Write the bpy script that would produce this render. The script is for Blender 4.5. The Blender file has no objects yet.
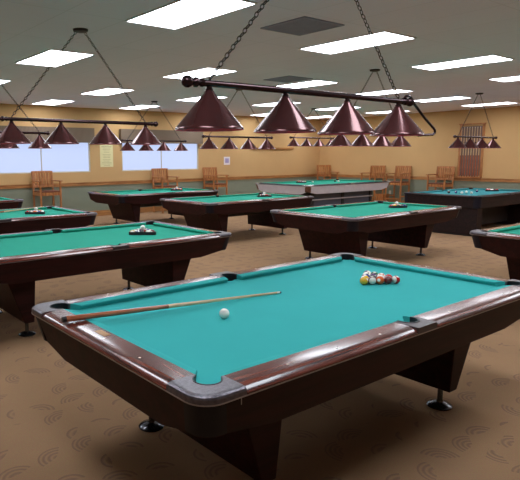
import bpy, bmesh, math, random
from mathutils import Vector, Matrix
random.seed(7)
C = bpy.context.scene.collection
PI = math.pi
EXPOSURE = 0.62
H = 2.96                      # ceiling height
XW, YW = 15.52, 12.48         # right wall, window wall
XB, YB = -5.6, -5.6           # walls behind the camera

# ------------------------------------------------------------ materials
def nodes(name):
    m = bpy.data.materials.new(name); m.use_nodes = True
    nt = m.node_tree; return m, nt, nt.nodes, nt.links, nt.nodes['Principled BSDF']

def srgb(r, g, b):
    f = lambda c: ((c/255+0.055)/1.055)**2.4 if c/255 > 0.04045 else c/255/12.92
    return (f(r), f(g), f(b), 1)

def plain(name, col, rough=0.5, metal=0.0, vary=0.06, scale=8, bump=0.0, coat=0.0, spec=0.5):
    m, nt, N, L, p = nodes(name)
    p.inputs['Roughness'].default_value = rough; p.inputs['Metallic'].default_value = metal
    p.inputs['Coat Weight'].default_value = coat; p.inputs['Coat Roughness'].default_value = 0.08
    p.inputs['Specular IOR Level'].default_value = spec
    tc = N.new('ShaderNodeTexCoord'); n = N.new('ShaderNodeTexNoise'); n.inputs['Scale'].default_value = scale
    n.inputs['Detail'].default_value = 4
    L.new(tc.outputs['Object'], n.inputs['Vector'])
    r = N.new('ShaderNodeValToRGB'); L.new(n.outputs['Fac'], r.inputs['Fac'])
    r.color_ramp.elements[0].position = 0.3; r.color_ramp.elements[1].position = 0.7
    r.color_ramp.elements[0].color = tuple(c*(1-vary) for c in col[:3])+(1,)
    r.color_ramp.elements[1].color = tuple(min(1, c*(1+vary)) for c in col[:3])+(1,)
    L.new(r.outputs['Color'], p.inputs['Base Color'])
    if bump:
        b = N.new('ShaderNodeBump'); b.inputs['Strength'].default_value = bump; b.inputs['Distance'].default_value = 0.002
        n2 = N.new('ShaderNodeTexNoise'); n2.inputs['Scale'].default_value = 220
        L.new(tc.outputs['Object'], n2.inputs['Vector']); L.new(n2.outputs['Fac'], b.inputs['Height']); L.new(b.outputs['Normal'], p.inputs['Normal'])
    return m

def wood(name, dark, light, rough=0.3, coat=0.4, scale=3.0, stretch=(1, 14, 14)):
    m, nt, N, L, p = nodes(name)
    if coat < 0.1: p.inputs['Specular IOR Level'].default_value = 0.22
    p.inputs['Roughness'].default_value = rough; p.inputs['Coat Weight'].default_value = coat
    p.inputs['Coat Roughness'].default_value = 0.12
    tc = N.new('ShaderNodeTexCoord'); mp = N.new('ShaderNodeMapping'); mp.inputs['Scale'].default_value = stretch
    L.new(tc.outputs['Object'], mp.inputs['Vector'])
    n = N.new('ShaderNodeTexNoise'); n.inputs['Scale'].default_value = scale; n.inputs['Detail'].default_value = 6
    n.inputs['Distortion'].default_value = 0.6
    L.new(mp.outputs['Vector'], n.inputs['Vector'])
    r = N.new('ShaderNodeValToRGB'); L.new(n.outputs['Fac'], r.inputs['Fac'])
    r.color_ramp.elements[0].position = 0.36; r.color_ramp.elements[1].position = 0.66
    r.color_ramp.elements[0].color = dark; r.color_ramp.elements[1].color = light
    L.new(r.outputs['Color'], p.inputs['Base Color'])
    return m

def cloth_mat(name, col):
    m, nt, N, L, p = nodes(name)
    p.inputs['Roughness'].default_value = 0.95; p.inputs['Specular IOR Level'].default_value = 0.15
    p.inputs['Sheen Weight'].default_value = 0.25; p.inputs['Sheen Roughness'].default_value = 0.5
    p.inputs['Sheen Tint'].default_value = col
    tc = N.new('ShaderNodeTexCoord')
    n = N.new('ShaderNodeTexNoise'); n.inputs['Scale'].default_value = 3.0; n.inputs['Detail'].default_value = 3
    n2 = N.new('ShaderNodeTexNoise'); n2.inputs['Scale'].default_value = 400
    L.new(tc.outputs['Object'], n.inputs['Vector']); L.new(tc.outputs['Object'], n2.inputs['Vector'])
    mx = N.new('ShaderNodeMix'); mx.data_type = 'RGBA'
    mx.inputs['A'].default_value = tuple(c*0.92 for c in col[:3])+(1,); mx.inputs['B'].default_value = tuple(c*1.08 for c in col[:3])+(1,)
    L.new(n.outputs['Fac'], mx.inputs['Factor']); L.new(mx.outputs['Result'], p.inputs['Base Color'])
    b = N.new('ShaderNodeBump'); b.inputs['Strength'].default_value = 0.2; b.inputs['Distance'].default_value = 0.001
    L.new(n2.outputs['Fac'], b.inputs['Height']); L.new(b.outputs['Normal'], p.inputs['Normal'])
    return m

def emit(name, col, s):
    m, nt, N, L, p = nodes(name)
    p.inputs['Base Color'].default_value = (0.8, 0.8, 0.8, 1)
    p.inputs['Emission Color'].default_value = col; p.inputs['Emission Strength'].default_value = s
    return m

def carpet_mat():
    m, nt, N, L, p = nodes('carpet')
    p.inputs['Roughness'].default_value = 1.0; p.inputs['Specular IOR Level'].default_value = 0.05
    tc = N.new('ShaderNodeTexCoord')
    vo = N.new('ShaderNodeTexVoronoi'); vo.inputs['Scale'].default_value = 4.6; vo.inputs['Randomness'].default_value = 0.55
    L.new(tc.outputs['Object'], vo.inputs['Vector'])
    vs = N.new('ShaderNodeVectorMath'); vs.operation = 'SCALE'; vs.inputs['Scale'].default_value = 1.0
    sub = N.new('ShaderNodeVectorMath'); sub.operation = 'SUBTRACT'
    L.new(tc.outputs['Object'], sub.inputs[0]); L.new(vo.outputs['Position'], sub.inputs[1])
    ln = N.new('ShaderNodeVectorMath'); ln.operation = 'LENGTH'; L.new(sub.outputs['Vector'], ln.inputs[0])
    def M(op, a, b=None, c=None):
        n = N.new('ShaderNodeMath'); n.operation = op
        for i, v in enumerate((a, b, c)):
            if v is None: continue
            if isinstance(v, (int, float)): n.inputs[i].default_value = v
            else: L.new(v, n.inputs[i])
        return n.outputs[0]
    ring = M('SINE', M('MULTIPLY', ln.outputs['Value'], 2*PI/0.026))
    ring = M('MULTIPLY_ADD', ring, 0.5, 0.5)
    dt = N.new('ShaderNodeVectorMath'); dt.operation = 'DOT_PRODUCT'; L.new(sub.outputs['Vector'], dt.inputs[0])
    sc_ = N.new('ShaderNodeSeparateColor'); L.new(vo.outputs['Color'], sc_.inputs['Color'])
    an = M('MULTIPLY_ADD', sc_.outputs['Red'], 2.4, 0.6); cb = N.new('ShaderNodeCombineXYZ')
    L.new(M('COSINE', an), cb.inputs['X']); L.new(M('SINE', an), cb.inputs['Y']); L.new(cb.outputs['Vector'], dt.inputs[1])
    half = M('GREATER_THAN', dt.outputs['Value'], M('MULTIPLY', ln.outputs['Value'], 0.35))
    near = M('LESS_THAN', ln.outputs['Value'], 0.115)
    far = M('GREATER_THAN', ln.outputs['Value'], 0.02)
    mask = M('MULTIPLY', M('MULTIPLY', half, near), M('MULTIPLY', far, ring))
    n1 = N.new('ShaderNodeTexNoise'); n1.inputs['Scale'].default_value = 1.6; n1.inputs['Detail'].default_value = 5
    n2 = N.new('ShaderNodeTexNoise'); n2.inputs['Scale'].default_value = 160; n2.inputs['Detail'].default_value = 2
    L.new(tc.outputs['Object'], n1.inputs['Vector']); L.new(tc.outputs['Object'], n2.inputs['Vector'])
    a = N.new('ShaderNodeMix'); a.data_type = 'RGBA'; a.inputs['A'].default_value = CARPET_A; a.inputs['B'].default_value = CARPET_B
    L.new(n1.outputs['Fac'], a.inputs['Factor'])
    b = N.new('ShaderNodeMix'); b.data_type = 'RGBA'; b.inputs['B'].default_value = CARPET_ARC
    L.new(a.outputs['Result'], b.inputs['A']); L.new(M('MULTIPLY', mask, 0.6), b.inputs['Factor'])
    c = N.new('ShaderNodeMix'); c.data_type = 'RGBA'; c.blend_type = 'MULTIPLY'; c.inputs['Factor'].default_value = 0.35
    L.new(b.outputs['Result'], c.inputs['A']); L.new(n2.outputs['Color'], c.inputs['B'])
    L.new(c.outputs['Result'], p.inputs['Base Color'])
    bu = N.new('ShaderNodeBump'); bu.inputs['Strength'].default_value = 0.5; bu.inputs['Distance'].default_value = 0.004
    L.new(M('ADD', mask, M('MULTIPLY', n2.outputs['Fac'], 0.5)), bu.inputs['Height']); L.new(bu.outputs['Normal'], p.inputs['Normal'])
    return m

def ceiling_mat():
    m, nt, N, L, p = nodes('ceiling_tile')
    p.inputs['Roughness'].default_value = 0.95; p.inputs['Specular IOR Level'].default_value = 0.1
    tc = N.new('ShaderNodeTexCoord'); mp = N.new('ShaderNodeMapping'); mp.inputs['Location'].default_value = (-1.655+0.61, -2.11, 0)
    L.new(tc.outputs['Object'], mp.inputs['Vector'])
    br = N.new('ShaderNodeTexBrick'); br.offset = 0; br.inputs['Scale'].default_value = 1.0
    br.inputs['Brick Width'].default_value = 0.61; br.inputs['Row Height'].default_value = 1.22
    br.inputs['Mortar Size'].default_value = 0.006; br.inputs['Mortar Smooth'].default_value = 0.2
    br.inputs['Color1'].default_value = CEIL; br.inputs['Color2'].default_value = tuple(c*0.97 for c in CEIL[:3])+(1,)
    br.inputs['Mortar'].default_value = tuple(c*0.86 for c in CEIL[:3])+(1,)
    L.new(mp.outputs['Vector'], br.inputs['Vector'])
    n = N.new('ShaderNodeTexNoise'); n.inputs['Scale'].default_value = 90; L.new(tc.outputs['Object'], n.inputs['Vector'])
    mx = N.new('ShaderNodeMix'); mx.data_type = 'RGBA'; mx.blend_type = 'MULTIPLY'; mx.inputs['Factor'].default_value = 0.12
    L.new(br.outputs['Color'], mx.inputs['A']); L.new(n.outputs['Color'], mx.inputs['B']); L.new(mx.outputs['Result'], p.inputs['Base Color'])
    return m

CARPET_A = srgb(158, 126, 98); CARPET_B = srgb(184, 147, 110); CARPET_ARC = srgb(130, 102, 90)
CEIL = (0.87, 0.84, 1.0, 1)
WALLC = srgb(200, 162, 112)
M_carpet = carpet_mat(); M_ceil = ceiling_mat()
M_wall = plain('wall_paint', WALLC, 0.85, vary=0.03, scale=1.5, bump=0.1, spec=0.2)
M_wains = plain('sage_wall_paint', srgb(128, 134, 116), 0.85, vary=0.05, scale=1.5, spec=0.2)
M_oak = wood('oak_trim', srgb(150, 98, 52), srgb(190, 135, 80), 0.4, 0.2, 2.0, (1, 1, 12))
M_chair = wood('chair_wood', srgb(150, 92, 48), srgb(196, 130, 74), 0.4, 0.2, 4.0, (8, 8, 1))
M_pad = plain('seat_pad', srgb(110, 62, 40), 0.6)
M_frame = plain('window_frame_white', srgb(200, 190, 170), 0.5)
M_val = None
M_diff = emit('light_diffuser', (0.88, 0.92, 1.0, 1), 8.6)
M_lframe = plain('white_metal', srgb(225, 225, 225), 0.5)
M_pane = emit('frosted_pane', srgb(196, 212, 252), 0.62); M_pane.node_tree.nodes['Principled BSDF'].inputs['Base Color'].default_value = (0.1, 0.1, 0.12, 1)
M_vent = plain('grey_vent', srgb(145, 146, 172), 0.6)
M_apron = wood('mahogany_apron', srgb(34, 10, 11), srgb(52, 17, 17), 0.55, 0.0, 2.5, (1, 8, 8))
M_apron2 = wood('dark_walnut_apron', srgb(26, 15, 15), srgb(40, 23, 21), 0.55, 0.05, 2.5, (1, 8, 8))
M_rail = wood('rosewood_rail', srgb(56, 18, 15), srgb(122, 58, 44), 0.24, 0.5, 2.2, (1.2, 22, 22))
M_raily = wood('rosewood_rail_end', srgb(56, 18, 15), srgb(122, 58, 44), 0.24, 0.5, 2.2, (22, 1.2, 22))
M_cast = plain('metal_casting', srgb(104, 100, 106), 0.36, 0.75, vary=0.25, scale=60, bump=0.5)
M_plate = plain('dark_pocket_plate', srgb(82, 76, 78), 0.35, 0.6)
M_castw = plain('bright_casting', srgb(215, 215, 215), 0.25, 0.7)
M_black = plain('black_rubber', (0.012, 0.012, 0.016, 1), 0.45)
M_blackw = plain('black_corner', (0.008, 0.007, 0.014, 1), 0.5, spec=0.25)
M_under = plain('dark_underside', (0.02, 0.013, 0.012, 1), 0.6)
M_chrome = plain('dark_chrome', (0.10, 0.10, 0.11, 1), 0.2, 0.9)
M_trim = plain('rail_trim_metal', srgb(170, 165, 165), 0.3, 0.9)
M_silver = plain('silver_laminate', srgb(205, 202, 210), 0.45, 0.1, vary=0.04)
M_greypan = plain('grey_panel', srgb(75, 78, 92), 0.5)
M_cornerw = wood('brown_corner_wood', srgb(88, 62, 50), srgb(124, 92, 74), 0.5, 0.0)
M_brass = plain('brass_plate', srgb(178, 138, 92), 0.35, 0.6)
M_pearl = plain('pearl_sight', srgb(230, 225, 220), 0.3)
M_shade = plain('maroon_enamel', srgb(92, 50, 50), 0.22, 0.5, vary=0.12, scale=5, coat=0.3)
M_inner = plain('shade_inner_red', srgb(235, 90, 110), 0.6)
M_bar = plain('bronze_bar', srgb(66, 48, 50), 0.22, 0.8)
M_chain = plain('chain_metal', srgb(52, 47, 50), 0.4, 0.7)
M_cueshaft = wood('maple_shaft', srgb(205, 170, 125), srgb(230, 200, 160), 0.25, 0.4, 3, (2, 20, 20))
M_cuebutt = wood('cue_butt_wood', srgb(140, 72, 48), srgb(186, 112, 78), 0.25, 0.5, 3, (2, 20, 20))
M_ivory = plain('ivory', srgb(235, 232, 222), 0.25)
M_paper = plain('cream_paper', srgb(222, 212, 160), 0.7, vary=0.03)
M_ink = plain('faded_ink', srgb(165, 155, 115), 0.8)
M_lav = plain('lavender_print', srgb(165, 150, 190), 0.7)
M_white = plain('white_paper', srgb(225, 215, 215), 0.6)
CLOTH = {'teal': cloth_mat('teal_cloth', srgb(58, 172, 170)), 'green': cloth_mat('green_cloth', srgb(44, 158, 134)),
         'blue': cloth_mat('blue_green_cloth', srgb(60, 140, 146))}

def valance_mat():
    m, nt, N, L, p = nodes('taupe_pleated_fabric')
    p.inputs['Roughness'].default_value = 0.95
    tc = N.new('ShaderNodeTexCoord'); w = N.new('ShaderNodeTexWave'); w.inputs['Scale'].default_value = 9; w.inputs['Distortion'].default_value = 0.6
    w.bands_direction = 'X'
    L.new(tc.outputs['Object'], w.inputs['Vector'])
    r = N.new('ShaderNodeValToRGB'); r.color_ramp.elements[0].color = srgb(92, 78, 66); r.color_ramp.elements[1].color = srgb(132, 114, 96)
    L.new(w.outputs['Fac'], r.inputs['Fac']); L.new(r.outputs['Color'], p.inputs['Base Color']); return m
M_val = valance_mat()

def ball_mat(name, col, stripe):
    m, nt, N, L, p = nodes('ball_'+name)
    p.inputs['Roughness'].default_value = 0.08; p.inputs['Coat Weight'].default_value = 0.5
    if col is None:
        p.inputs['Base Color'].default_value = srgb(240, 238, 230); return m
    tc = N.new('ShaderNodeTexCoord'); sp = N.new('ShaderNodeSeparateXYZ'); L.new(tc.outputs['Object'], sp.inputs[0])
    def M(op, a, b):
        n = N.new('ShaderNodeMath'); n.operation = op
        for i, v in enumerate((a, b)):
            if isinstance(v, (int, float)): n.inputs[i].default_value = v
            else: L.new(v, n.inputs[i])
        return n.outputs[0]
    spot = M('GREATER_THAN', M('ABSOLUTE', sp.outputs['X'], 0), 0.0262)
    if stripe:
        s = M('GREATER_THAN', M('ABSOLUTE', sp.outputs['Z'], 0), 0.0155); fac = M('MAXIMUM', spot, s)
    else: fac = spot
    mx = N.new('ShaderNodeMix'); mx.data_type = 'RGBA'; mx.inputs['A'].default_value = col; mx.inputs['B'].default_value = srgb(240, 238, 228)
    L.new(fac, mx.inputs['Factor']); L.new(mx.outputs['Result'], p.inputs['Base Color'])
    return m

# ------------------------------------------------------------ mesh helpers
class MB:
    def __init__(s): s.bm = bmesh.new()
    def box(s, x0, x1, y0, y1, z0, z1):
        v = [s.bm.verts.new((x, y, z)) for z in (z0, z1) for x, y in ((x0, y0), (x1, y0), (x1, y1), (x0, y1))]
        for f in ((3, 2, 1, 0), (4, 5, 6, 7), (0, 1, 5, 4), (1, 2, 6, 5), (2, 3, 7, 6), (3, 0, 4, 7)): s.bm.faces.new([v[i] for i in f])
        return s
    def loft(s, rings, cap=True, close=True):
        R = [[s.bm.verts.new(p) for p in r] for r in rings]; n = len(R[0])
        for a, b in zip(R, R[1:]):
            for i in range(n if close else n-1):
                j = (i+1) % n; s.bm.faces.new((a[i], a[j], b[j], b[i]))
        if cap: s.bm.faces.new(R[0][::-1]); s.bm.faces.new(R[-1])
        return s
    def prism(s, pts, z0, z1):
        return s.loft([[(x, y, z0) for x, y in pts], [(x, y, z1) for x, y in pts]])
    def lathe(s, prof, c=(0, 0, 0), n=24, axis='z', cap=False):
        rings = []
        for r, z in prof:
            ring = []
            for i in range(n):
                a = 2*PI*i/n; p = (r*math.cos(a), r*math.sin(a), z)
                if axis == 'x': p = (z, r*math.cos(a), r*math.sin(a))
                if axis == 'y': p = (r*math.sin(a), z, r*math.cos(a))
                ring.append((p[0]+c[0], p[1]+c[1], p[2]+c[2]))
            rings.append(ring)
        return s.loft(rings, cap)
    def tube(s, pts, r, n=8, cap=True):
        pts = [Vector(p) for p in pts]; rings = []
        rr = r if isinstance(r, (list, tuple)) else [r]*len(pts)
        up = None
        for i, p in enumerate(pts):
            d = ((pts[i+1]-p) if i == 0 else (p-pts[i-1]) if i == len(pts)-1 else (pts[i+1]-pts[i-1])).normalized()
            if up is None:
                up = d.cross(Vector((0, 0, 1)));
                if up.length < 1e-3: up = Vector((1, 0, 0))
            up = (up-d*up.dot(d)).normalized(); v = d.cross(up)
            rings.append([tuple(p+(up*math.cos(2*PI*k/n)+v*math.sin(2*PI*k/n))*rr[i]) for k in range(n)])
        return s.loft(rings, cap)
    def build(s, name, mat, parent=None, smooth=False, bevel=0, seg=2):
        bmesh.ops.recalc_face_normals(s.bm, faces=s.bm.faces)
        me = bpy.data.meshes.new(name); s.bm.to_mesh(me); s.bm.free()
        for m in (mat if isinstance(mat, (list, tuple)) else [mat]): me.materials.append(m)
        if smooth:
            for f in me.polygons: f.use_smooth = True
            me.set_sharp_from_angle(angle=math.radians(38))
        o = bpy.data.objects.new(name, me); C.objects.link(o)
        if parent: o.parent = parent
        if bevel:
            b = o.modifiers.new('bevel', 'BEVEL'); b.width = bevel; b.segments = seg; b.limit_method = 'ANGLE'; b.angle_limit = math.radians(40)
            b.harden_normals = False
        return o

def tag(o, label=None, cat=None, group=None, kind=None):
    if label: o['label'] = label
    if cat: o['category'] = cat
    if group: o['group'] = group
    if kind: o['kind'] = kind
    return o
def empty(name, loc=(0, 0, 0), rz=0):
    o = bpy.data.objects.new(name, None); C.objects.link(o); o.location = loc; o.rotation_euler = (0, 0, rz)
    o.empty_display_size = 0.1; return o
def copy_tree(o, parent=None):
    c = o.copy(); C.objects.link(c); c.parent = parent
    for ch in list(o.children): copy_tree(ch, c)
    return c
def struct(name, mb, mat, **k): return tag(mb.build(name, mat, **k), kind='structure')

# ------------------------------------------------------------ room shell
T = 0.15
struct('floor', MB().box(XB-T, XW+T, YB-T, YW+T, -0.1, 0), M_carpet)
struct('ceiling', MB().box(XB-T, XW+T, YB-T, YW+T, H, H+0.1), M_ceil)
RZ0, RZ1 = 0.86, 0.955
WINS = [(3.13, 5.93), (6.93, 9.72)]; WZ0, WZ1 = 1.23, 2.12
mb = MB()
xs = [XB-T, WINS[0][0], WINS[0][1], WINS[1][0], WINS[1][1], XW+T]
for i in range(5):
    if i in (1, 3):
        mb.box(xs[i], xs[i+1], YW, YW+T, 0.0, WZ0); mb.box(xs[i], xs[i+1], YW, YW+T, WZ1, H)
    else: mb.box(xs[i], xs[i+1], YW, YW+T, 0.0, H)
struct('wall_back', mb, M_wall)
struct('wall_right', MB().box(XW, XW+T, YB-T, YW, 0, H), M_wall)
struct('wall_left', MB().box(XB-T, XB, YB-T, YW, 0, H), M_wall)
struct('wall_front', MB().box(XB, XW, YB-T, YB, 0, H), M_wall)
struct('trim_1', MB().box(XB, XW-0.012, YW-0.012, YW, 0, RZ0), M_wains)
struct('trim_2', MB().box(XW-0.012, XW, YB, YW, 0, RZ0), M_wains)
struct('trim_3', MB().box(XB, XW, YW-0.035, YW, RZ0, RZ1).box(XB, XW-0.03, YW-0.05, YW-0.012, RZ1-0.02, RZ1), M_oak)
struct('trim_4', MB().box(XW-0.035, XW, YB, YW-0.05, RZ0, RZ1).box(XW-0.05, XW-0.012, YB, YW-0.05, RZ1-0.02, RZ1), wood('oak_trim_side', srgb(150, 98, 52), srgb(190, 135, 80), 0.4, 0.2, 2.0, (1, 1, 12)))
struct('baseboard_back', MB().box(XB, XW-0.03, YW-0.03, YW-0.012, 0, 0.15), M_oak)
struct('baseboard_right', MB().box(XW-0.03, XW-0.012, YB, YW-0.03, 0, 0.15), M_oak)
for i, (x0, x1) in enumerate(WINS):
    w = MB().box(x0, x1, YW+0.055, YW+0.065, WZ0+0.0, WZ1).build('window_%d' % (i+1), M_pane); tag(w, kind='structure')
    f = MB()
    e = 0.03
    f.box(x0, x0+e, YW+0.01, YW+0.06, WZ0, WZ1).box(x1-e, x1, YW+0.01, YW+0.06, WZ0, WZ1)
    f.box(x0+e, x1-e, YW+0.01, YW+0.06, WZ0, WZ0+e).box(x0+e, x1-e, YW+0.01, YW+0.06, WZ1-e, WZ1)
    f.build('window_frame', M_frame, w)
    MB().box((x0+x1)/2-0.012, (x0+x1)/2+0.012, YW+0.035, YW+0.054, WZ0+e, WZ1-e).build('window_mullion', M_frame, w)
    v = MB().box(x0-0.08, x1+0.08, YW-0.13, YW-0.002, 2.03, 2.42)
    lab = ('wide taupe pleated valance over the window left of the cream poster', 'wide taupe pleated valance over the window right of the cream poster')[i]
    tag(v.build('window_valance', M_val), lab, 'valance', 'taupe window valances')

# ------------------------------------------------------------ ceiling lights and vents
gx = [-5.35+0.0, -2.93, -0.48, 1.96, 4.44, 6.90, 9.33, 11.78, 14.18]; gy = [-3.35, -0.3, 2.72, 5.72, 8.76, 11.45]
gx = gx[2:]; gy = gy[1:]
def ceiling_light():
    r = empty('ceiling_light')
    f = MB(); a, b, e = 0.305, 0.61, 0.016
    f.box(-a, -a+e, -b, b, -0.012, 0).box(a-e, a, -b, b, -0.012, 0).box(-a+e, a-e, -b, -b+e, -0.012, 0).box(-a+e, a-e, b-e, b, -0.012, 0)
    f.build('light_frame', M_lframe, r)
    MB().box(-a+e, a-e, -b+e, b-e, -0.008, -0.001).build('diffuser', M_diff, r)
    return r
cl0 = ceiling_light(); first = True
vis = {  # seen in the photograph -> its own words
 (1.96, 2.72): 'large bright ceiling panel light nearest the camera, above left of the front pool lamp',
 (4.44, 2.72): 'bright ceiling panel light crossed by the right chain of the front lamp',
 (6.90, 2.72): 'long ceiling panel light right of the front lamp, whole in view',
 (9.33, 2.72): 'ceiling panel light cut by the right edge of the photo',
 (1.96, 5.72): 'ceiling panel light crossed by the left chain of the second table lamp',
 (4.44, 5.72): 'ceiling panel light just behind the left end knob of the front lamp bar',
 (6.90, 5.72): 'ceiling panel light seen above the middle of the front lamp bar beside the small vent',
 (9.33, 5.72): 'ceiling panel light just above the right end of the front lamp bar',
 (11.78, 5.72): 'narrow ceiling panel light right of the bent rod end of the front lamp',
 (14.18, 5.72): 'ceiling panel light just above the lamp in front of the cue rack',
 (1.96, 8.76): 'small ceiling panel light at the left edge of the photo',
 (4.44, 8.76): 'ceiling panel light crossed by the right chain of the second table lamp',
 (6.90, 8.76): 'ceiling panel light seen behind the leftmost shade of the front lamp',
 (9.33, 8.76): 'ceiling panel light between the first and second shades of the front lamp',
 (11.78, 8.76): 'ceiling panel light between the second and third shades of the front lamp',
 (14.18, 8.76): 'ceiling panel light seen just behind the rightmost shade of the front lamp',
 (4.44, 11.45): 'farthest ceiling panel light on the left, above the window with the left valance',
 (6.90, 11.45): 'farthest ceiling panel light above the cream poster, close to the window wall',
 (9.33, 11.45): 'farthest ceiling panel light left of the second shade, close to the window wall',
 (11.78, 11.45): 'farthest ceiling panel light beyond the gap of the second and third shades',
 (14.18, 11.45): 'ceiling panel light in the far corner of the room'}
for x in gx:
    for y in gy:
        o = cl0 if first else copy_tree(cl0); first = False
        o.location = (x, y, H)
        lab = vis.get((x, y), 'white ceiling panel light outside the frame, behind or beside the camera')
        tag(o, lab, 'ceiling light', 'ceiling panel lights')
def vent(x, y, label):
    r = empty('ceiling_vent', (x, y, H)); tag(r, label, 'air vent')
    a = 0.30; f = MB(); e = 0.03
    f.box(-a, -a+e, -a, a, -0.012, 0).box(a-e, a, -a, a, -0.012, 0).box(-a+e, a-e, -a, -a+e, -0.012, 0).box(-a+e, a-e, a-e, a, -0.012, 0)
    f.build('vent_frame', M_vent, r)
    g = MB()
    for k in range(20):
        y0 = -a+e+k*0.027; g.box(-a+e, a-e, y0+0.004, y0+0.022, -0.009, -0.004)
    g.box(-a+e, a-e, -a+e, a-e, -0.003, -0.001); g.build('vent_grille', M_vent, r)
vent(3.26, 2.49, 'large square grey vent in the ceiling above the front lamp bar')
vent(6.11, 5.34, 'small looking dark ceiling vent far behind the front lamp bar')

# ------------------------------------------------------------ pool tables
def arc(cx, cy, r, a0, a1, n):
    return [(cx+r*math.cos(math.radians(a0+(a1-a0)*i/n)), cy+r*math.sin(math.radians(a0+(a1-a0)*i/n))) for i in range(n+1)]

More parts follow.
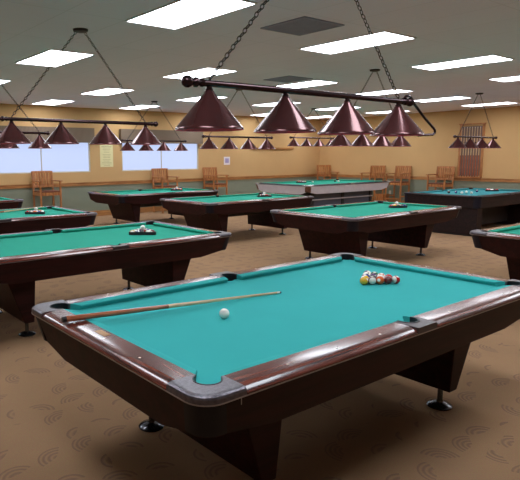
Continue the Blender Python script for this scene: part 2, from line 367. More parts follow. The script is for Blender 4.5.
def pool_table(nl=1.27, nw=0.635, zt=0.80, cloth='green', style='pedestal', fancy=False):
    """nl, nw: half playing length and width; zt: rail top height"""
    root = empty('pool_table')
    bx, by = nl+0.05, nw+0.05          # cushion back
    ox, oy = nl+0.185, nw+0.185        # outer rail edge
    px, py = nl+0.04, nw+0.04; r = 0.06; sy = nw+0.065
    zb = zt-0.035; zr = zt-0.032
    rail_m, rail_my, ap_m, cast_m, cap_m = M_rail, M_raily, M_apron, M_cast, M_blackw
    if style == 'box': ap_m = M_apron2; rail_m = rail_my = M_apron2; cast_m = M_blackw
    if style == 'silver': ap_m = M_silver; rail_m = rail_my = M_blackw; cast_m = M_castw; cap_m = M_cornerw
    # playing surface with pocket bites
    X, Y = bx+0.004, by+0.004
    qx, qy, qr = px+0.02, py+0.02, 0.043; dx = math.degrees(math.acos((X-qx)/qr)); q = []
    def corner(sx, sg):
        a = arc(0, 0, qr, -dx, -270+dx, 10)  # runs from the end rail round the inside to the side rail
        return [(sx*(qx+u), sg*(qy+v)) for u, v in a]
    sq = sy+0.014; ds = math.degrees(math.asin((Y-sq)/0.044))
    side = arc(0, sq, 0.044, ds, -180-ds, 8)
    q += corner(1, 1) + side + corner(-1, 1)[::-1] + corner(-1, -1) + [(-u, -v) for u, v in side] + corner(1, -1)[::-1]
    MB().prism(q, zb-0.03, zb).build('playing_surface', CLOTH[cloth], root)
    # cushions
    def cush(a0, a1, b0, b1, swap, sg):
        # a: nose ends, b: back ends
        pr = []
        n_, b_ = (nl, bx) if swap else (nw, by)
        for (t, tb) in ((a0, b0), (a1, b1)):
            ring = [(tb, b_, zb+0.001), (tb, b_, zt-0.001), (t+(tb-t)*0.5, (n_+b_)/2, zt-0.002), (t, n_+0.004, zt-0.006), (t, n_, zt-0.012), (t+(tb-t)*0.2, n_+0.012, zb+0.001)]
            pr.append([((y*sg, x, z) if swap else (x, y*sg, z)) for x, y, z in ring])
        MB().loft(pr).build('cushion', CLOTH[cloth], root)
    for sg in (1, -1):
        cush(0.066, nl-0.075, 0.058, nl-0.028, False, sg); cush(-nl+0.075, -0.066, -nl+0.028, -0.058, False, sg)
        cush(-nw+0.075, nw-0.075, -nw+0.028, nw-0.028, True, sg)
    # wooden rails
    cl = 0.216
    prof = lambda b, o: [(b, zr), (b, zt), (o-0.055, zt), (o-0.028, zt-0.004), (o-0.010, zt-0.012), (o, zt-0.024), (o, zr)]
    for sg in (1, -1):
        for x0, x1 in ((0.088, ox-cl), (-ox+cl, -0.088)):
            MB().loft([[(x, y*sg, z) for y, z in prof(by, oy)] for x in (x0, x1)]).build('rail', rail_m, root, smooth=True)
        MB().loft([[(x*sg, y, z) for x, z in prof(bx, ox)] for y in (-oy+cl, oy-cl)]).build('rail', rail_my, root, smooth=True)
        # side pocket plate
        pl = [(-0.087, by), (-0.087, oy), (0.087, oy), (0.087, by)] + [(u, v) for u, v in arc(0, sy, r, -14, 194, 12) if v >= by]
        MB().prism([(u, v*sg) for u, v in pl], zr, zt+0.001).build('side_pocket_plate', M_plate if style != 'silver' else M_castw, root)
    # corner castings
    rc = 0.10
    for sx in (1, -1):
        for sg in (1, -1):
            d2 = math.degrees(math.acos((bx-px)/r))
            out = [(ox-cl, oy)] + arc(ox-rc, oy-rc, rc, 90, 0, 8) + [(ox, oy-cl), (bx, oy-cl)] + arc(px, py, r, -d2, 90+d2, 12) + [(ox-cl, by)]
            th = [90+d2-(40+d2)*i/9 for i in range(10)]            # side part of the pocket arc, then the corner, then the mirror of it
            side_in = [(px+r*math.cos(math.radians(t)), py+r*math.sin(math.radians(t))) for t in th]
            mid_in = arc(px, py, r, 50, 40, 9)[1:-1]
            inn = [(ox-cl, by)] + side_in + mid_in + [(px+(v-py), py+(u-px)) for u, v in side_in[::-1]] + [(bx, oy-cl)]
            def opath(d_):
                a_ = [(u, oy-d_) for u, v in side_in]
                return [(ox-cl, oy-d_)] + a_ + arc(ox-rc, oy-rc, rc-d_, 88, 2, 7) + [(ox-d_, py+(u-px)) for u, v in a_[::-1]] + [(ox-d_, oy-cl)]
            levels = [(0, zr), (0, zt-0.014), (0.004, zt-0.006), (0.012, zt-0.001), (0.024, zt+0.001)]
            paths = [opath(d_) for d_, z_ in levels]
            MB().loft([[(inn[i][0]*sx, inn[i][1]*sg, zr)] + [(paths[k][i][0]*sx, paths[k][i][1]*sg, levels[k][1]) for k in range(5)] + [(inn[i][0]*sx, inn[i][1]*sg, zt+0.001)]
                       for i in range(len(inn))]).build('corner_casting', cast_m, root)
            # corner cap below the casting
            o2 = [(ox-0.125, oy-0.012)] + arc(ox-rc-0.004, oy-rc-0.004, rc-0.008, 90, 0, 6) + [(ox-0.012, oy-0.125), (ox-0.09, oy-0.125), (ox-0.125, oy-0.09)]
            depth = {'box': 0.25, 'silver': 0.19}.get(style, 0.185)
            k = 0.27 if style != 'box' else 0.04
            sh = k*(depth-0.06)
            cx_, cy_ = ox-0.11, oy-0.11
            lo = [(u-sh, v-sh) for u, v in o2]
            MB().loft([[(u*sx, v*sg, zt-depth) for u, v in lo], [(u*sx, v*sg, zr) for u, v in o2]]).build('corner_cap', cap_m, root, smooth=True)
            # pocket liner: full cup below the bed, raised wall on the outer side
            p = MB(); n = 20; rr = r-0.0005
            bot = [(px*sx+rr*math.cos(2*PI*i/n), py*sg+rr*math.sin(2*PI*i/n)) for i in range(n)]
            p.loft([[(u, v, zb-0.10) for u, v in bot], [(u, v, zb-0.001) for u, v in bot]], cap=False)
            p.bm.faces.new([p.bm.verts.new((u, v, zb-0.10)) for u, v in bot])
            w1 = arc(px, py, r-0.0005, -72, 162, 14); w0 = arc(px, py, r-0.005, -72, 162, 14)
            p.loft([[(a[0]*sx, a[1]*sg, zb-0.03), (b[0]*sx, b[1]*sg, zb-0.03), (b[0]*sx, b[1]*sg, zt+0.003), (a[0]*sx, a[1]*sg, zt+0.003)] for a, b in zip(w0, w1)])
            p.build('pocket', M_black, root, smooth=True)
    for sg in (1, -1):
        p = MB(); n = 20; rr = r-0.0005
        bot = [(rr*math.cos(2*PI*i/n), sg*sy+rr*math.sin(2*PI*i/n)) for i in range(n)]
        p.loft([[(u, v, zb-0.10) for u, v in bot], [(u, v, zb-0.001) for u, v in bot]], cap=False)
        p.bm.faces.new([p.bm.verts.new((u, v, zb-0.10)) for u, v in bot])
        w1 = arc(0, sy, r+0.004, -15, 195, 12); w0 = arc(0, sy, r-0.006, -15, 195, 12)
        p.loft([[(a[0], a[1]*sg, zb-0.03), (b[0], b[1]*sg, zb-0.03), (b[0], b[1]*sg, zt+0.003), (a[0], a[1]*sg, zt+0.003)] for a, b in zip(w0, w1)])
        p.build('pocket', M_black, root, smooth=True)
    # metal strip under the rail edge
    t = MB(); e = 0.004; x1, y1 = ox-rc, oy-rc
    outl = arc(x1, y1, rc+0.0015, 0, 90, 8)+arc(-x1, y1, rc+0.0015, 90, 180, 8)+arc(-x1, -y1, rc+0.0015, 180, 270, 8)+arc(x1, -y1, rc+0.0015, 270, 360, 8)
    inl = arc(x1, y1, rc-e, 0, 90, 8)+arc(-x1, y1, rc-e, 90, 180, 8)+arc(-x1, -y1, rc-e, 180, 270, 8)+arc(x1, -y1, rc-e, 270, 360, 8)
    a0, a1 = zr-0.004, zr+0.001
    t.loft([[(u, v, a0) for u, v in inl], [(u, v, a0) for u, v in outl], [(u, v, a1) for u, v in outl], [(u, v, a1) for u, v in inl], [(u, v, a0) for u, v in inl]], cap=False)
    t.build('rail_trim', M_trim if style != 'box' else M_apron2, root)
    # aprons
    zt2 = zr-0.003
    def apron(pts, off, swap, sg, k, mat=None):
        def P(s, z, th):
            y = off-k*(zt2-z)-th
            return (y*sg, s, z) if swap else (s, y*sg, z)
        MB().loft([[P(s, z, 0.028) for s, z in pts], [P(s, z, 0.0) for s, z in pts]]).build('apron', mat or ap_m, root)
    if style == 'box':
        pl = [(-ox+0.1, zt2), (ox-0.1, zt2), (ox-0.11, zt-0.25), (-ox+0.11, zt-0.25)]
        pe = [(-oy+0.1, zt2), (oy-0.1, zt2), (oy-0.11, zt-0.25), (-oy+0.11, zt-0.25)]; k = 0.04
    else:
        dc, dm = 0.185, 0.235
        if style == 'silver': dc, dm = 0.19, 0.25
        xl = ox-0.105-0.03; k = 0.27
        pl = [(-ox+0.1, zt2), (ox-0.1, zt2), (xl, zt-dc), (xl-0.30, zt-dm), (-xl+0.30, zt-dm), (-xl, zt-dc)]
        yl = oy-0.105-0.03
        pe = [(-oy+0.1, zt2), (oy-0.1, zt2), (yl, zt-dc), (yl-0.22, zt-dm-0.012), (-yl+0.22, zt-dm-0.012), (-yl, zt-dc)]
    for sg in (1, -1):
        apron(pl, oy-0.012, False, sg, k); apron(pe, ox-0.012, True, sg, k)
    MB().box(-nl+0.04, nl-0.04, -nw+0.04, nw-0.04, zt-0.20, zb-0.031).build('slate_frame', M_under, root)
    if style == 'pedestal':
        for sx in (1, -1):
            a, b, c2, d = nl-0.22, nl-0.50, nl-0.39, nl-0.48
            top, bt = zt-0.20, 0.13
            MB().loft([[(sx*d, -0.55, bt), (sx*c2, -0.55, bt), (sx*c2, 0.55, bt), (sx*d, 0.55, bt)],
                       [(sx*b, -0.58, top), (sx*a, -0.58, top), (sx*a, 0.58, top), (sx*b, 0.58, top)]]).build('pedestal', ap_m, root, bevel=0.006)
            for sg in (1, -1):
                c = (sx*(nl-0.435), sg*0.465, 0)
                f = MB(); f.lathe([(0.078, 0), (0.08, 0.006), (0.07, 0.016), (0.04, 0.026), (0.02, 0.032), (0.017, 0.045), (0.017, 0.132)], c, 24, cap=True)
                f.build('leveler_foot', M_chrome, root, smooth=True)
        MB().box(-nl+0.48, nl-0.48, -0.2, 0.2, zt-0.36, zt-0.201).build('stretcher_beam', M_under, root)
    elif style == 'box':
        for sx in (1, -1):
            MB().box(min(sx*(ox-0.05), sx*(ox-0.26)), max(sx*(ox-0.05), sx*(ox-0.26)), -oy+0.05, oy-0.05, 0.03, zt-0.252).build('end_panel', ap_m, root, bevel=0.006)
            MB().box(min(sx*(ox-0.08), sx*(ox-0.22)), max(sx*(ox-0.08), sx*(ox-0.22)), -oy+0.09, oy-0.09, 0, 0.03).build('leveler_foot', M_black, root)
        MB().box(-ox+0.26, ox-0.26, -0.28, 0.28, 0.10, zt-0.201).build('stretcher_beam', M_under, root)
    else:
        hx, hy = 1.36, 0.70
        MB().box(-hx, hx, -hy+0.03, hy-0.03, 0.06, zt-0.201).build('cabinet_body', M_greypan, root)
        for sg in (1, -1):
            for x in (-hx, -0.05, hx-0.10):
                MB().box(x, x+0.1, min(sg*(hy-0.032), sg*hy), max(sg*(hy-0.032), sg*hy), 0.03, zt-0.255).build('cabinet_post', M_black, root)
            MB().box(-hx-0.004, hx+0.004, min(sg*(hy-0.0), sg*(hy+0.02)), max(sg*(hy-0.0), sg*(hy+0.02)), 0.43, 0.46).build('silver_rail', M_silver, root)
            MB().box(min(sg*hx, sg*(hx+0.02)), max(sg*hx, sg*(hx+0.02)), -hy+0.03, hy-0.03, 0.03, zt-0.22).build('end_panel', M_black, root)
        MB().box(-hx+0.1, hx-0.1, -hy+0.1, hy-0.1, 0, 0.06).build('plinth', M_black, root)
    if fancy:
        def sight(x, y):
            MB().lathe([(0.0065, 0), (0.006, 0.0015)], (x, y, zt), 10, cap=True).build('sight', M_pearl, root)
        m = (by+oy)/2+0.005
        for sg in (1, -1):
            for s in (1, 2, 3): sight(s*nl/4, sg*m); sight(-s*nl/4, sg*m)
            for s in (-1, 0, 1): sight(sg*((bx+ox)/2+0.005), s*nw/2)
        MB().box(-bx-0.055, -bx-0.018, 0.03, 0.13, zt, zt+0.0015).build('name_plate', M_brass, root)
        for sx in (1, -1):
            for sg in (1, -1):
                MB().box(min(sx*(ox-0.19), sx*(ox-0.187)), max(sx*(ox-0.19), sx*(ox-0.187)), min(sg*(oy-0.001), sg*(oy+0.001)), max(sg*(oy-0.001), sg*(oy+0.001)), zr-0.03, zr).build('screw_tab', M_trim, root)
    return root

t_green = pool_table(cloth='green')
def put(o, x, y, label, rz=0.0):
    o.location = (x, y, 0); o.rotation_euler = (0, 0, rz); return tag(o, label, 'pool table', 'pool tables')
TAB = {1: (1.31, 0.675), 2: (1.38, 3.84), 3: (1.30, 6.86), 4: (1.42, 10.25), 5: (6.42, 10.05), 6: (6.50, 7.03), 7: (11.87, 9.22), 8: (6.44, 3.85), 9: (11.40, 4.62), 10: (6.385, 0.67)}
t1 = pool_table(cloth='teal', fancy=True)
put(t1, *TAB[1], 'large front pool table with teal cloth, cue and racked coloured balls')
put(t_green, *TAB[2], 'second pool table on the left, a black ball rack near its right end')
put(copy_tree(t_green), *TAB[3], 'pool table on the left edge, third row back, with a cue lying on it')
put(copy_tree(t_green), *TAB[4], 'farthest pool table at the left edge, only one end in view')
put(copy_tree(t_green), *TAB[5], 'pool table in front of the window wall, below the cream poster')
put(copy_tree(t_green), *TAB[6], 'pool table in the middle of the room, left of the silver sided one')
put(copy_tree(t_green), *TAB[8], 'pool table right of centre, directly behind the front table')
put(copy_tree(t_green), *TAB[10], 'pool table cut by the right edge of the photo, just beyond the front table')
put(pool_table(nl=1.685, nw=0.84, zt=0.875, cloth='green', style='silver'), *TAB[7], 'long table with silver grey sides and black base')
put(pool_table(nl=1.25, nw=0.665, zt=0.825, cloth='blue', style='box'), *TAB[9], 'boxy dark brown pool table in front of the cue rack')

# ------------------------------------------------------------ balls
COL = {'yellow': srgb(225, 175, 30), 'blue': srgb(20, 40, 130), 'red': srgb(190, 25, 25), 'purple': srgb(60, 25, 90),
       'orange': srgb(225, 95, 35), 'green': srgb(15, 95, 50), 'maroon': srgb(105, 22, 30)}
R = 0.0286
def ball_mesh(name, mat):
    bm = bmesh.new(); bmesh.ops.create_uvsphere(bm, u_segments=28, v_segments=18, radius=R)
    me = bpy.data.meshes.new(name); bm.to_mesh(me); bm.free(); me.materials.append(mat)
    for f in me.polygons: f.use_smooth = True
    return me
BM = {}
for k, v in COL.items():
    BM['solid '+k] = ball_mesh('billiard_ball', ball_mat('solid_'+k, v, False))
    BM['striped '+k] = ball_mesh('billiard_ball', ball_mat('striped_'+k, v, True))
BM['black'] = ball_mesh('billiard_ball', ball_mat('black', (0.01, 0.01, 0.01, 1), False))
BM['plain white'] = ball_mesh('cue_ball', ball_mat('cue', None, False))
def ball(kind, x, y, z, where, group=None, name=None):
    o = bpy.data.objects.new(name or ('cue_ball' if kind == 'plain white' else 'billiard_ball'), BM[kind]); C.objects.link(o)
    o.location = (x, y, z); o.rotation_euler = (random.uniform(0, 3), random.uniform(0, 3), random.uniform(0, 3))
    return tag(o, kind+' ball '+where, 'ball', group)
ORDER = ['solid yellow', 'striped yellow', 'solid blue', 'striped maroon', 'black', 'solid orange', 'solid purple', 'striped green', 'solid red', 'striped blue', 'striped orange', 'solid maroon', 'striped purple', 'solid green', 'striped red']
def triangle(cx, cy, ang, zbed, where, group, order=ORDER):
    """cx, cy is the apex ball; rows run along +x rotated by ang"""
    i = 0; s = 2*R+0.0004
    ca, sa = math.cos(ang), math.sin(ang)
    for row in range(5):
        for k in range(row+1):
            u, v = row*s*0.866, (k-row/2)*s
            ball(order[i], cx+ca*u-sa*v, cy+sa*u+ca*v, zbed+R, where, group); i += 1
o1 = ['solid yellow', 'striped maroon', 'striped yellow', 'solid orange', 'black', 'solid blue', 'solid maroon', 'striped blue', 'solid purple', 'striped green', 'striped red', 'solid red', 'striped orange', 'solid green', 'striped purple']
triangle(1.935, 0.685, 0.0, 0.765, 'in the loose triangle on the front teal table', 'racked balls on the front table', o1)
ball('plain white', 0.655, 0.665, 0.765+R, 'lying alone in the middle of the front teal table')

def ball_rack():
    r = empty('ball_rack')
    s = 0.184; h = s*math.sqrt(3)      # half side, height
    def tri(k, rr):
        P = [(-s*k, -h/3*k), (s*k, -h/3*k), (0, 2*h/3*k)]; out = []
        for i, (x, y) in enumerate(P):
            L_ = math.hypot(x, y); cx, cy = x*(1-2*rr/L_), y*(1-2*rr/L_)
            a = math.degrees(math.atan2(y, x)); out += arc(cx, cy, rr, a-60, a+60, 5)
        return out
    o_, i_ = tri(1.0, 0.036), tri(0.907, 0.0286)
    m = MB(); n = len(o_); z0, z1 = 0.0, 0.036
    m.loft([[(x, y, z0) for x, y in i_], [(x, y, z0) for x, y in o_], [(x, y, z1) for x, y in o_], [(x, y, z1) for x, y in i_], [(x, y, z0) for x, y in i_]], cap=False)
    m.build('rack_frame', M_black, r, smooth=True)
    return r
rk0 = ball_rack(); used = False
def rack(x, y, zbed, ang, where, desc, top=True, order=None):
    """ang: direction the flat side's normal (away from apex) is turned; apex points along +y local"""
    global used
    o = rk0 if not used else copy_tree(rk0); used = True
    o.location = (x, y, zbed+0.0005); o.rotation_euler = (0, 0, ang)
    tag(o, desc, 'ball rack', 'triangle ball racks')
    s = 2*R+0.0003; hh = 0.165*math.sqrt(3)
    # apex ball local position
    ay = 4*s*0.866*2/3-0.000
    ca, sa = math.cos(ang), math.sin(ang)
    ax, ayw = x-sa*ay, y+ca*ay
    od = order or ORDER[:]
    if not order: random.shuffle(od)
    triangle(ax, ayw, ang-PI/2, zbed, where, 'balls inside the racks on the rear tables', od)
    if top:   # cue ball resting in the hollow of three balls
        ly = ay-2*s*0.866-s*0.866*2/3
        ball('plain white', x+ca*0-sa*ly, y+sa*0+ca*ly, zbed+R+s*0.8165, 'perched on the racked balls '+where[where.find('on the'):])
A0 = math.radians(-37)
rack(2.13, 3.82, 0.765, A0, 'in the black rack on the second left table', 'black triangle rack of balls on the second table at left, nearest of the racks')
rack(7.22, 3.84, 0.765, A0, 'in the black rack on the table right of centre', 'black triangle rack of balls on the table directly behind the front one')
rack(2.08, 6.88, 0.765, A0, 'in the black rack on the third left table', 'black triangle rack of balls beside the cue on the third left table')
rack(7.25, 10.25, 0.765, A0, 'in the black rack on the table by the window wall', 'black triangle rack of balls on the table in front of the window wall')
P6 = (7.36, 7.15)
rack(P6[0], P6[1], 0.765, A0, 'in the black rack on the middle table', 'black triangle rack of balls on the middle table, left of the silver sided one')
red_o = ['solid red', 'striped red', 'solid maroon', 'solid red', 'striped maroon', 'solid maroon', 'striped red', 'solid red', 'striped maroon', 'solid maroon', 'solid red', 'striped red', 'plain white', 'solid maroon', 'solid red']
rack(12.33, 4.66, 0.79, A0, 'in the rack of reddish balls on the boxy dark table', 'rack of reddish balls on the boxy dark table before the cue rack', top=False, order=red_o)
for x, y in ((10.92, 4.62), (11.20, 4.66), (10.98, 4.44)):
    ball('plain white', x, y, 0.79+R, 'in the loose cluster on the boxy dark table', 'white balls on the boxy dark table', 'billiard_ball')
ball('black', 10.85, 4.88, 0.79+R, 'on the left of the boxy dark table, leftmost of its dark balls')
ball('solid blue', 11.01, 4.80, 0.79+R, 'beside the white cluster on the boxy dark table')
ball('solid purple', 11.74, 4.69, 0.79+R, 'right of the white cluster on the boxy dark table')
rack(11.45, 9.75, 0.84, A0, 'in the rack on the silver sided table', 'dark triangle rack of balls on the silver sided table', top=False)
ball('plain white', 11.75, 9.55, 0.84+R, 'just right of the rack on the silver sided table')
ball('plain white', 12.70, 9.35, 0.84+R, 'on the silver sided table, beside a black ball')
ball('black', 12.62, 9.42, 0.84+R, 'on the silver sided table, beside a white ball')

# ------------------------------------------------------------ hanging lamps
def chain(mb, p, q, link=0.042):
    p, q = Vector(p), Vector(q); d = q-p; n = int(d.length/(link*0.74)); d.normalize()
    up = d.cross(Vector((0, 1, 0))).normalized(); v = d.cross(up)
    for k in range(n):
        c = p+(q-p)*((k+0.5)/n); a, b = (up, v) if k % 2 else (v, up)
        ring = []
        N_ = 8; w = 0.011; l = link/2; t = 0.0036
        for i in range(N_):
            an = 2*PI*i/N_; ctr = c+d*math.cos(an)*(l-t)+a*math.sin(an)*w
            out = (d*math.cos(an)*0.5+a*math.sin(an)).normalized()
            ring.append([tuple(ctr+(out*math.cos(2*PI*j/4)+b*math.sin(2*PI*j/4))*t) for j in range(4)])
        ring.append(ring[0])
        mb.loft(ring, cap=False)
def lamp(sp, rod=False, dense=True):
    """bar along x, centred at the origin, z of the bar 0; ceiling at H-zb"""
    r = empty('hanging_pool_lamp'); up = H-LZ
    half = sp*1.5+0.045
    MB().tube([(-half, 0, 0), (half, 0, 0)], 0.018, 12).build('bar', M_bar, r, smooth=True)
    for s in (1, -1):
        pr = [(0.018, half-0.006), (0.022, half), (0.021, half+0.010), (0.014, half+0.020), (0.018, half+0.026), (0.026, half+0.038), (0.026, half+0.048), (0.015, half+0.060), (0.013, half+0.064),
              (0.024, half+0.074), (0.031, half+0.090), (0.031, half+0.102), (0.023, half+0.118), (0.008, half+0.126)]
        MB().lathe([(a, s*b) for a, b in pr], axis='x', n=20, cap=True).build('end_knob', M_bar, r, smooth=True)
    for k in range(4):
        x = (k-1.5)*sp
        sh = MB()
        outer = [(0.020, -0.036), (0.026, -0.040), (0.030, -0.052), (0.175, -0.222), (0.180, -0.228), (0.181, -0.238)]
        inner = [(0.178, -0.238), (0.172, -0.223), (0.026, -0.054), (0.016, -0.046)]
        sh.lathe(outer+[(0.178, -0.238)], (x, 0, 0), 40)
        so = sh.build('lamp_shade', M_shade, r, smooth=True)
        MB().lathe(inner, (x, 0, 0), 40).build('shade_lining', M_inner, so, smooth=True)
        MB().lathe([(0.010, -0.012), (0.015, -0.016), (0.015, -0.024), (0.021, -0.028), (0.021, -0.046)], (x, 0, 0), 16, cap=True).build('shade_neck', M_bar, r, smooth=True)
    cx = 0.05
    for s in (1, -1):
        m = MB(); x = s*sp*1.5-s*0.005
        m.lathe([(0.006, 0.012), (0.006, 0.024)], (x, 0, 0), 8, cap=True)
        chain(m, (x, 0, 0.022), (s*cx, 0, up-0.03)); m.build('chain', M_chain, r)
    MB().lathe([(0.005, up-0.034), (0.04, up-0.032), (0.075, up-0.022), (0.08, up-0.001)], n=24, cap=True).build('ceiling_canopy', M_chain, r, smooth=True)
    if rod:
        e = half+0.06
        pts = [(e-0.035, 0, 0.02), (e-0.02, 0, 0.036), (e+0.015, 0, 0.042), (e+0.05, 0, 0.028), (e+0.075, 0, 0.0), (e+0.24, 0, -0.105), (e+0.37, 0, -0.175), (e+0.392, 0, -0.192), (e+0.392, 0, -0.208), (e+0.365, 0, -0.222), (e+0.17, 0, -0.232)]
        MB().tube(pts, 0.0095, 8).build('bent_rod', M_bar, r, smooth=True)
    return r
LZ = 2.02
L1 = lamp(0.567, rod=True); L1.location = (1.445, 0.72, LZ)
tag(L1, 'large front hanging lamp with four maroon cone shades and a bent end rod', 'lamp', 'hanging pool table lamps')
L0 = lamp(0.52)
for i, (x, y, z, lab) in enumerate([
    (1.48, 3.93, LZ, 'hanging lamp at left over the second table, its ceiling canopy in full view'),
    (1.42, 6.90, LZ, 'smaller looking hanging lamp at the left edge, over the third left table'),
    (6.36, 9.90, LZ, 'hanging lamp with small cones in front of the window right of the poster'),
    (6.39, 6.90, LZ, 'hanging lamp over the middle table, right of the second window'),
    (6.44, 3.83, LZ, 'hanging lamp partly hidden behind the right shades of the front lamp'),
    (11.25, 4.55, LZ, 'hanging lamp with dark cones in front of the cue rack at right')]):
    o = L0 if i == 0 else copy_tree(L0); o.location = (x, y, z)
    tag(o, lab, 'lamp', 'hanging pool table lamps')
LZ = 2.14
L7 = lamp(0.53); L7.location = (11.30, 9.2, LZ); tag(L7, 'smallest looking hanging lamp, over the silver sided table near the room corner', 'lamp', 'hanging pool table lamps')

# ------------------------------------------------------------ cues
def cue():
    r = empty('pool_cue')      # along +x, butt at origin
    MB().tube([(0, 0, 0), (0.02, 0, 0)], [0.0145, 0.0158], 14).build('bumper', M_black, r, smooth=True)
    MB().tube([(0.02, 0, 0), (0.35, 0, 0), (0.62, 0, 0)], [0.0158, 0.0140, 0.0118], 14).build('butt', M_cuebutt, r, smooth=True)
    MB().tube([(0.62, 0, 0), (0.64, 0, 0)], [0.0120, 0.0117], 14).build('joint_collar', M_cueshaft, r, smooth=True)
    MB().tube([(0.64, 0, 0), (1.10, 0, 0), (1.42, 0, 0)], [0.0115, 0.0085, 0.0066], 14).build('shaft', M_cueshaft, r, smooth=True)
    MB().tube([(1.42, 0, 0), (1.445, 0, 0)], [0.0066, 0.0064], 12).build('ferrule', M_ivory, r, smooth=True)
    MB().tube([(1.445, 0, 0), (1.455, 0, 0)], [0.0066, 0.005], 12).build('tip', M_blackw, r, smooth=True)
    return r
def aim(o, a, b):
    a, b = Vector(a), Vector(b); d = (b-a).normalized()
    o.location = a; o.rotation_mode = 'QUATERNION'; o.rotation_quaternion = d.to_track_quat('X', 'Z')
c0 = cue(); aim(c0, (-0.135, 1.02, 0.822), (1.275, 0.872, 0.7745))
tag(c0, 'wooden pool cue lying across the rail and cloth of the front teal table', 'pool cue')
c1 = copy_tree(c0); aim(c1, (1.10, 7.05, 0.7825), (2.48, 7.50, 0.8105))
tag(c1, 'pale pool cue lying on the third table at the left edge', 'pool cue')

# ------------------------------------------------------------ cue rack on the right wall
rk = empty('cue_rack', (XW, 6.76, 0.97)); tag(rk, 'tall wooden wall rack holding upright cues on the right wall', 'cue rack')
w, hgt = 0.36, 1.55
f = MB(); f.box(-0.06, -0.001, -w, -w+0.05, 0, hgt).box(-0.06, -0.001, w-0.05, w, 0, hgt); f.build('side_board', M_chair, rk)
MB().box(-0.012, -0.001, -w+0.05, w-0.05, 0.05, hgt-0.05).build('back_board', plain('rack_back', srgb(120, 96, 86), 0.7), rk)
MB().box(-0.09, -0.001, -w-0.02, w+0.02, hgt, hgt+0.03).build('top_shelf', M_chair, rk)
MB().box(-0.13, -0.001, -w, w, -0.012, 0.03).build('butt_shelf', M_chair, rk)
MB().box(-0.075, -0.0605, -w, w, 1.00, 1.03).build('cue_clip_bar', M_under, rk)
n = 8
for k in range(n):
    y = 6.76-w+0.09+k*(2*w-0.18)/(n-1)
    c = copy_tree(c0); aim(c, (XW-0.095, y, 1.001), (XW-0.095, y, 2.0))
    tag(c, 'upright cue standing in the wall cue rack at right', 'pool cue', 'cues in the wall rack')

# ------------------------------------------------------------ spectator chairs (faces -y, origin on the floor at the middle of the seat)
def chair():
    r = empty('spectator_chair'); w, d = 0.29, 0.24
    seat = 0.76
    MB().box(-w+0.03, w-0.03, -d, d-0.02, seat, seat+0.035).build('seat', M_pad, r, bevel=0.008)
    MB().box(-w+0.035, w-0.035, -d+0.005, -d+0.027, seat-0.08, seat-0.001).box(-w+0.035, w-0.035, d-0.06, d-0.038, seat-0.08, seat-0.001)\
        .box(-w+0.008, -w+0.03, -d+0.03, d-0.05, seat-0.08, seat-0.001).box(w-0.03, w-0.008, -d+0.03, d-0.05, seat-0.08, seat-0.001).build('seat_frame', M_chair, r)
    for sx in (1, -1):
        x0, x1 = sorted((sx*(w-0.005), sx*(w-0.045)))
        MB().box(x0, x1, -d-0.02, -d+0.02, 0, 1.03).build('leg', M_chair, r)
        m = MB(); m.loft([[(x0, d-0.03, 0), (x1, d-0.03, 0), (x1, d+0.01, 0), (x0, d+0.01, 0)], [(x0, d-0.03, 0.8), (x1, d-0.03, 0.8), (x1, d+0.01, 0.8), (x0, d+0.01, 0.8)],
                          [(x0, d+0.03, 1.29), (x1, d+0.03, 1.29), (x1, d+0.06, 1.29), (x0, d+0.06, 1.29)]]); m.build('leg', M_chair, r)
        a0, a1 = sorted((sx*(w+0.02), sx*(w-0.055)))
        MB().box(a0, a1, -d-0.06, d+0.0, 1.03, 1.055).build('armrest', M_chair, r, bevel=0.006)
        MB().box(x0+0.008, x1-0.008, -d+0.02, d-0.03, 0.30, 0.34).build('stretcher', M_chair, r)
    def bk(z): return d-0.01+(z-0.8)*0.10 if z > 0.8 else d-0.01
    b = MB()
    for z0, z1 in ((0.88, 0.93), (1.235, 1.295)):
        b.loft([[(-w+0.045, bk(z0), z0), (w-0.045, bk(z0), z0), (w-0.045, bk(z0)+0.022, z0), (-w+0.045, bk(z0)+0.022, z0)], [(-w+0.045, bk(z1), z1), (w-0.045, bk(z1), z1), (w-0.045, bk(z1)+0.022, z1), (-w+0.045, bk(z1)+0.022, z1)]])
    for k in range(7):
        x = -w+0.075+k*(2*w-0.15)/6; z0, z1 = 0.93, 1.235
        b.loft([[(x-0.022, bk(z0)+0.004, z0), (x+0.022, bk(z0)+0.004, z0), (x+0.022, bk(z0)+0.016, z0), (x-0.022, bk(z0)+0.016, z0)], [(x-0.022, bk(z1)+0.004, z1), (x+0.022, bk(z1)+0.004, z1), (x+0.022, bk(z1)+0.016, z1), (x-0.022, bk(z1)+0.016, z1)]])
    b.build('backrest', M_chair, r)
    MB().box(-w+0.045, w-0.045, -d-0.018, -d+0.018, 0.22, 0.26).build('footrest', M_chair, r)
    return r
ch = chair()
CH = [(4.46, 12.08, 0, 'wooden spectator chair with slatted back under the left window'),
      (8.15, 12.08, 0, 'wooden spectator chair under the right window, behind the table by the wall'),
      (10.08, 12.08, 0, 'wooden spectator chair just right of the right window, below the small note'),
      (15.12, 11.75, -20, 'wooden spectator chair in the far corner of the room'),
      (15.15, 9.86, -90, 'wooden spectator chair on the right wall, nearest the room corner of the three'),
      (15.15, 8.90, -90, 'wooden spectator chair in the middle of the three on the right wall'),
      (15.15, 7.46, -90, 'wooden spectator chair directly left of the wall cue rack')]
for i, (x, y, a, lab) in enumerate(CH):
    o = ch if i == 0 else copy_tree(ch); o.location = (x, y, 0); o.rotation_euler = (0, 0, math.radians(a))
    tag(o, lab, 'chair', 'spectator chairs along the walls')
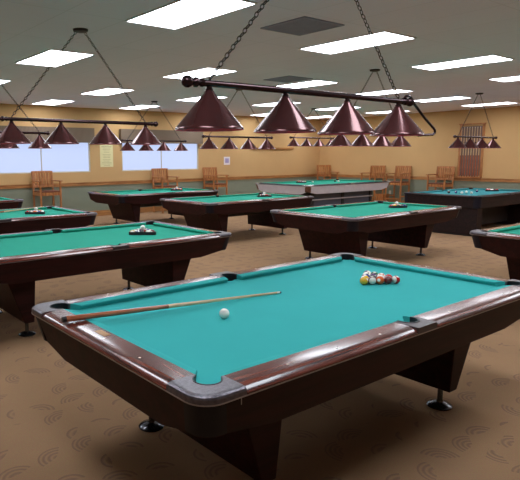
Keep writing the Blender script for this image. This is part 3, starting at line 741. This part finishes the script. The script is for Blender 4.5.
# low wooden step bench between the chairs of the right wall
bn = empty('foot_platform', (15.05, 9.38, 0)); tag(bn, 'low wooden foot platform between two chairs on the right wall', 'platform')
MB().box(-0.16, 0.16, -0.16, 0.16, 0.34, 0.37).build('platform_top', M_chair, bn)
MB().box(-0.15, -0.13, -0.15, 0.15, 0.02, 0.34).build('front_panel', M_chair, bn)
MB().box(-0.13, 0.15, -0.15, -0.13, 0.0, 0.34).build('side_panel', M_chair, bn)
MB().box(-0.13, 0.15, 0.13, 0.15, 0.0, 0.34).build('side_panel', M_chair, bn)

# ------------------------------------------------------------ small things on the walls
po = MB().box(6.23, 6.64, YW-0.006, YW-0.001, 1.36, 1.98).build('notice_poster', M_paper); tag(po, 'tall cream notice with faint lines between the two windows', 'poster')
tx = MB(); z = 1.93
for k in range(13):
    ln_ = random.uniform(0.18, 0.32)
    if k in (5, 8): z -= 0.02
    tx.box(6.435-ln_/2, 6.435+ln_/2, YW-0.0075, YW-0.0062, z-(0.014 if k == 0 else 0.008), z); z -= 0.040
tx.build('print_lines', M_ink, po)
no = MB().box(10.77, 11.03, YW-0.006, YW-0.001, 1.36, 1.62).build('wall_note', M_white); tag(no, 'small square white sheet with a lavender print on the wall right of the windows', 'notice')
MB().box(10.82, 10.98, YW-0.0075, YW-0.0062, 1.42, 1.57).build('print_block', M_lav, no)
ld = MB().box(11.95, 14.05, YW-0.05, YW-0.001, 1.87, 1.93).build('wall_ledge', M_oak); tag(ld, 'long narrow wooden ledge high on the back wall left of the corner', 'ledge')
ot = MB().box(XW-0.018, XW-0.0125, 9.36, 9.44, 0.34, 0.46).build('wall_outlet', M_frame); tag(ot, 'white wall outlet low on the green right wall', 'outlet')

# ------------------------------------------------------------ camera, world, view
cam = bpy.data.cameras.new('camera'); co = bpy.data.objects.new('camera', cam); C.objects.link(co)
F_, YAW, PIT, ROL, CX, CY = (558.483, 0.92581, 0.14972, -0.0063, 188.53, 240.41)
cam.sensor_fit = 'HORIZONTAL'; cam.sensor_width = 36; cam.lens = F_*36/520
cam.shift_x = (260-CX)/520; cam.shift_y = (CY-240)/520
d = Vector((math.cos(YAW)*math.cos(PIT), math.sin(YAW)*math.cos(PIT), -math.sin(PIT)))
r_ = Vector((math.sin(YAW), -math.cos(YAW), 0)); u_ = r_.cross(d)
r2 = r_*math.cos(ROL)+u_*math.sin(ROL); u2 = -r_*math.sin(ROL)+u_*math.cos(ROL)
m = Matrix(((r2.x, u2.x, -d.x, (-1.28407, -1.59026, 1.64815)[0]), (r2.y, u2.y, -d.y, (-1.28407, -1.59026, 1.64815)[1]), (r2.z, u2.z, -d.z, (-1.28407, -1.59026, 1.64815)[2]), (0, 0, 0, 1)))
co.matrix_world = m; cam.clip_start = 0.05; cam.clip_end = 100
bpy.context.scene.camera = co
w = bpy.data.worlds.new('world'); bpy.context.scene.world = w; w.use_nodes = True
w.node_tree.nodes['Background'].inputs['Color'].default_value = (0.5, 0.6, 0.8, 1); w.node_tree.nodes['Background'].inputs['Strength'].default_value = 0.3
vs = bpy.context.scene.view_settings; vs.view_transform = 'Standard'; vs.look = 'None'; vs.exposure = EXPOSURE; vs.gamma = 1
sc = bpy.context.scene
sc.cycles.max_bounces = 8; sc.cycles.diffuse_bounces = 5; sc.cycles.glossy_bounces = 4
sc.cycles.sample_clamp_indirect = 6
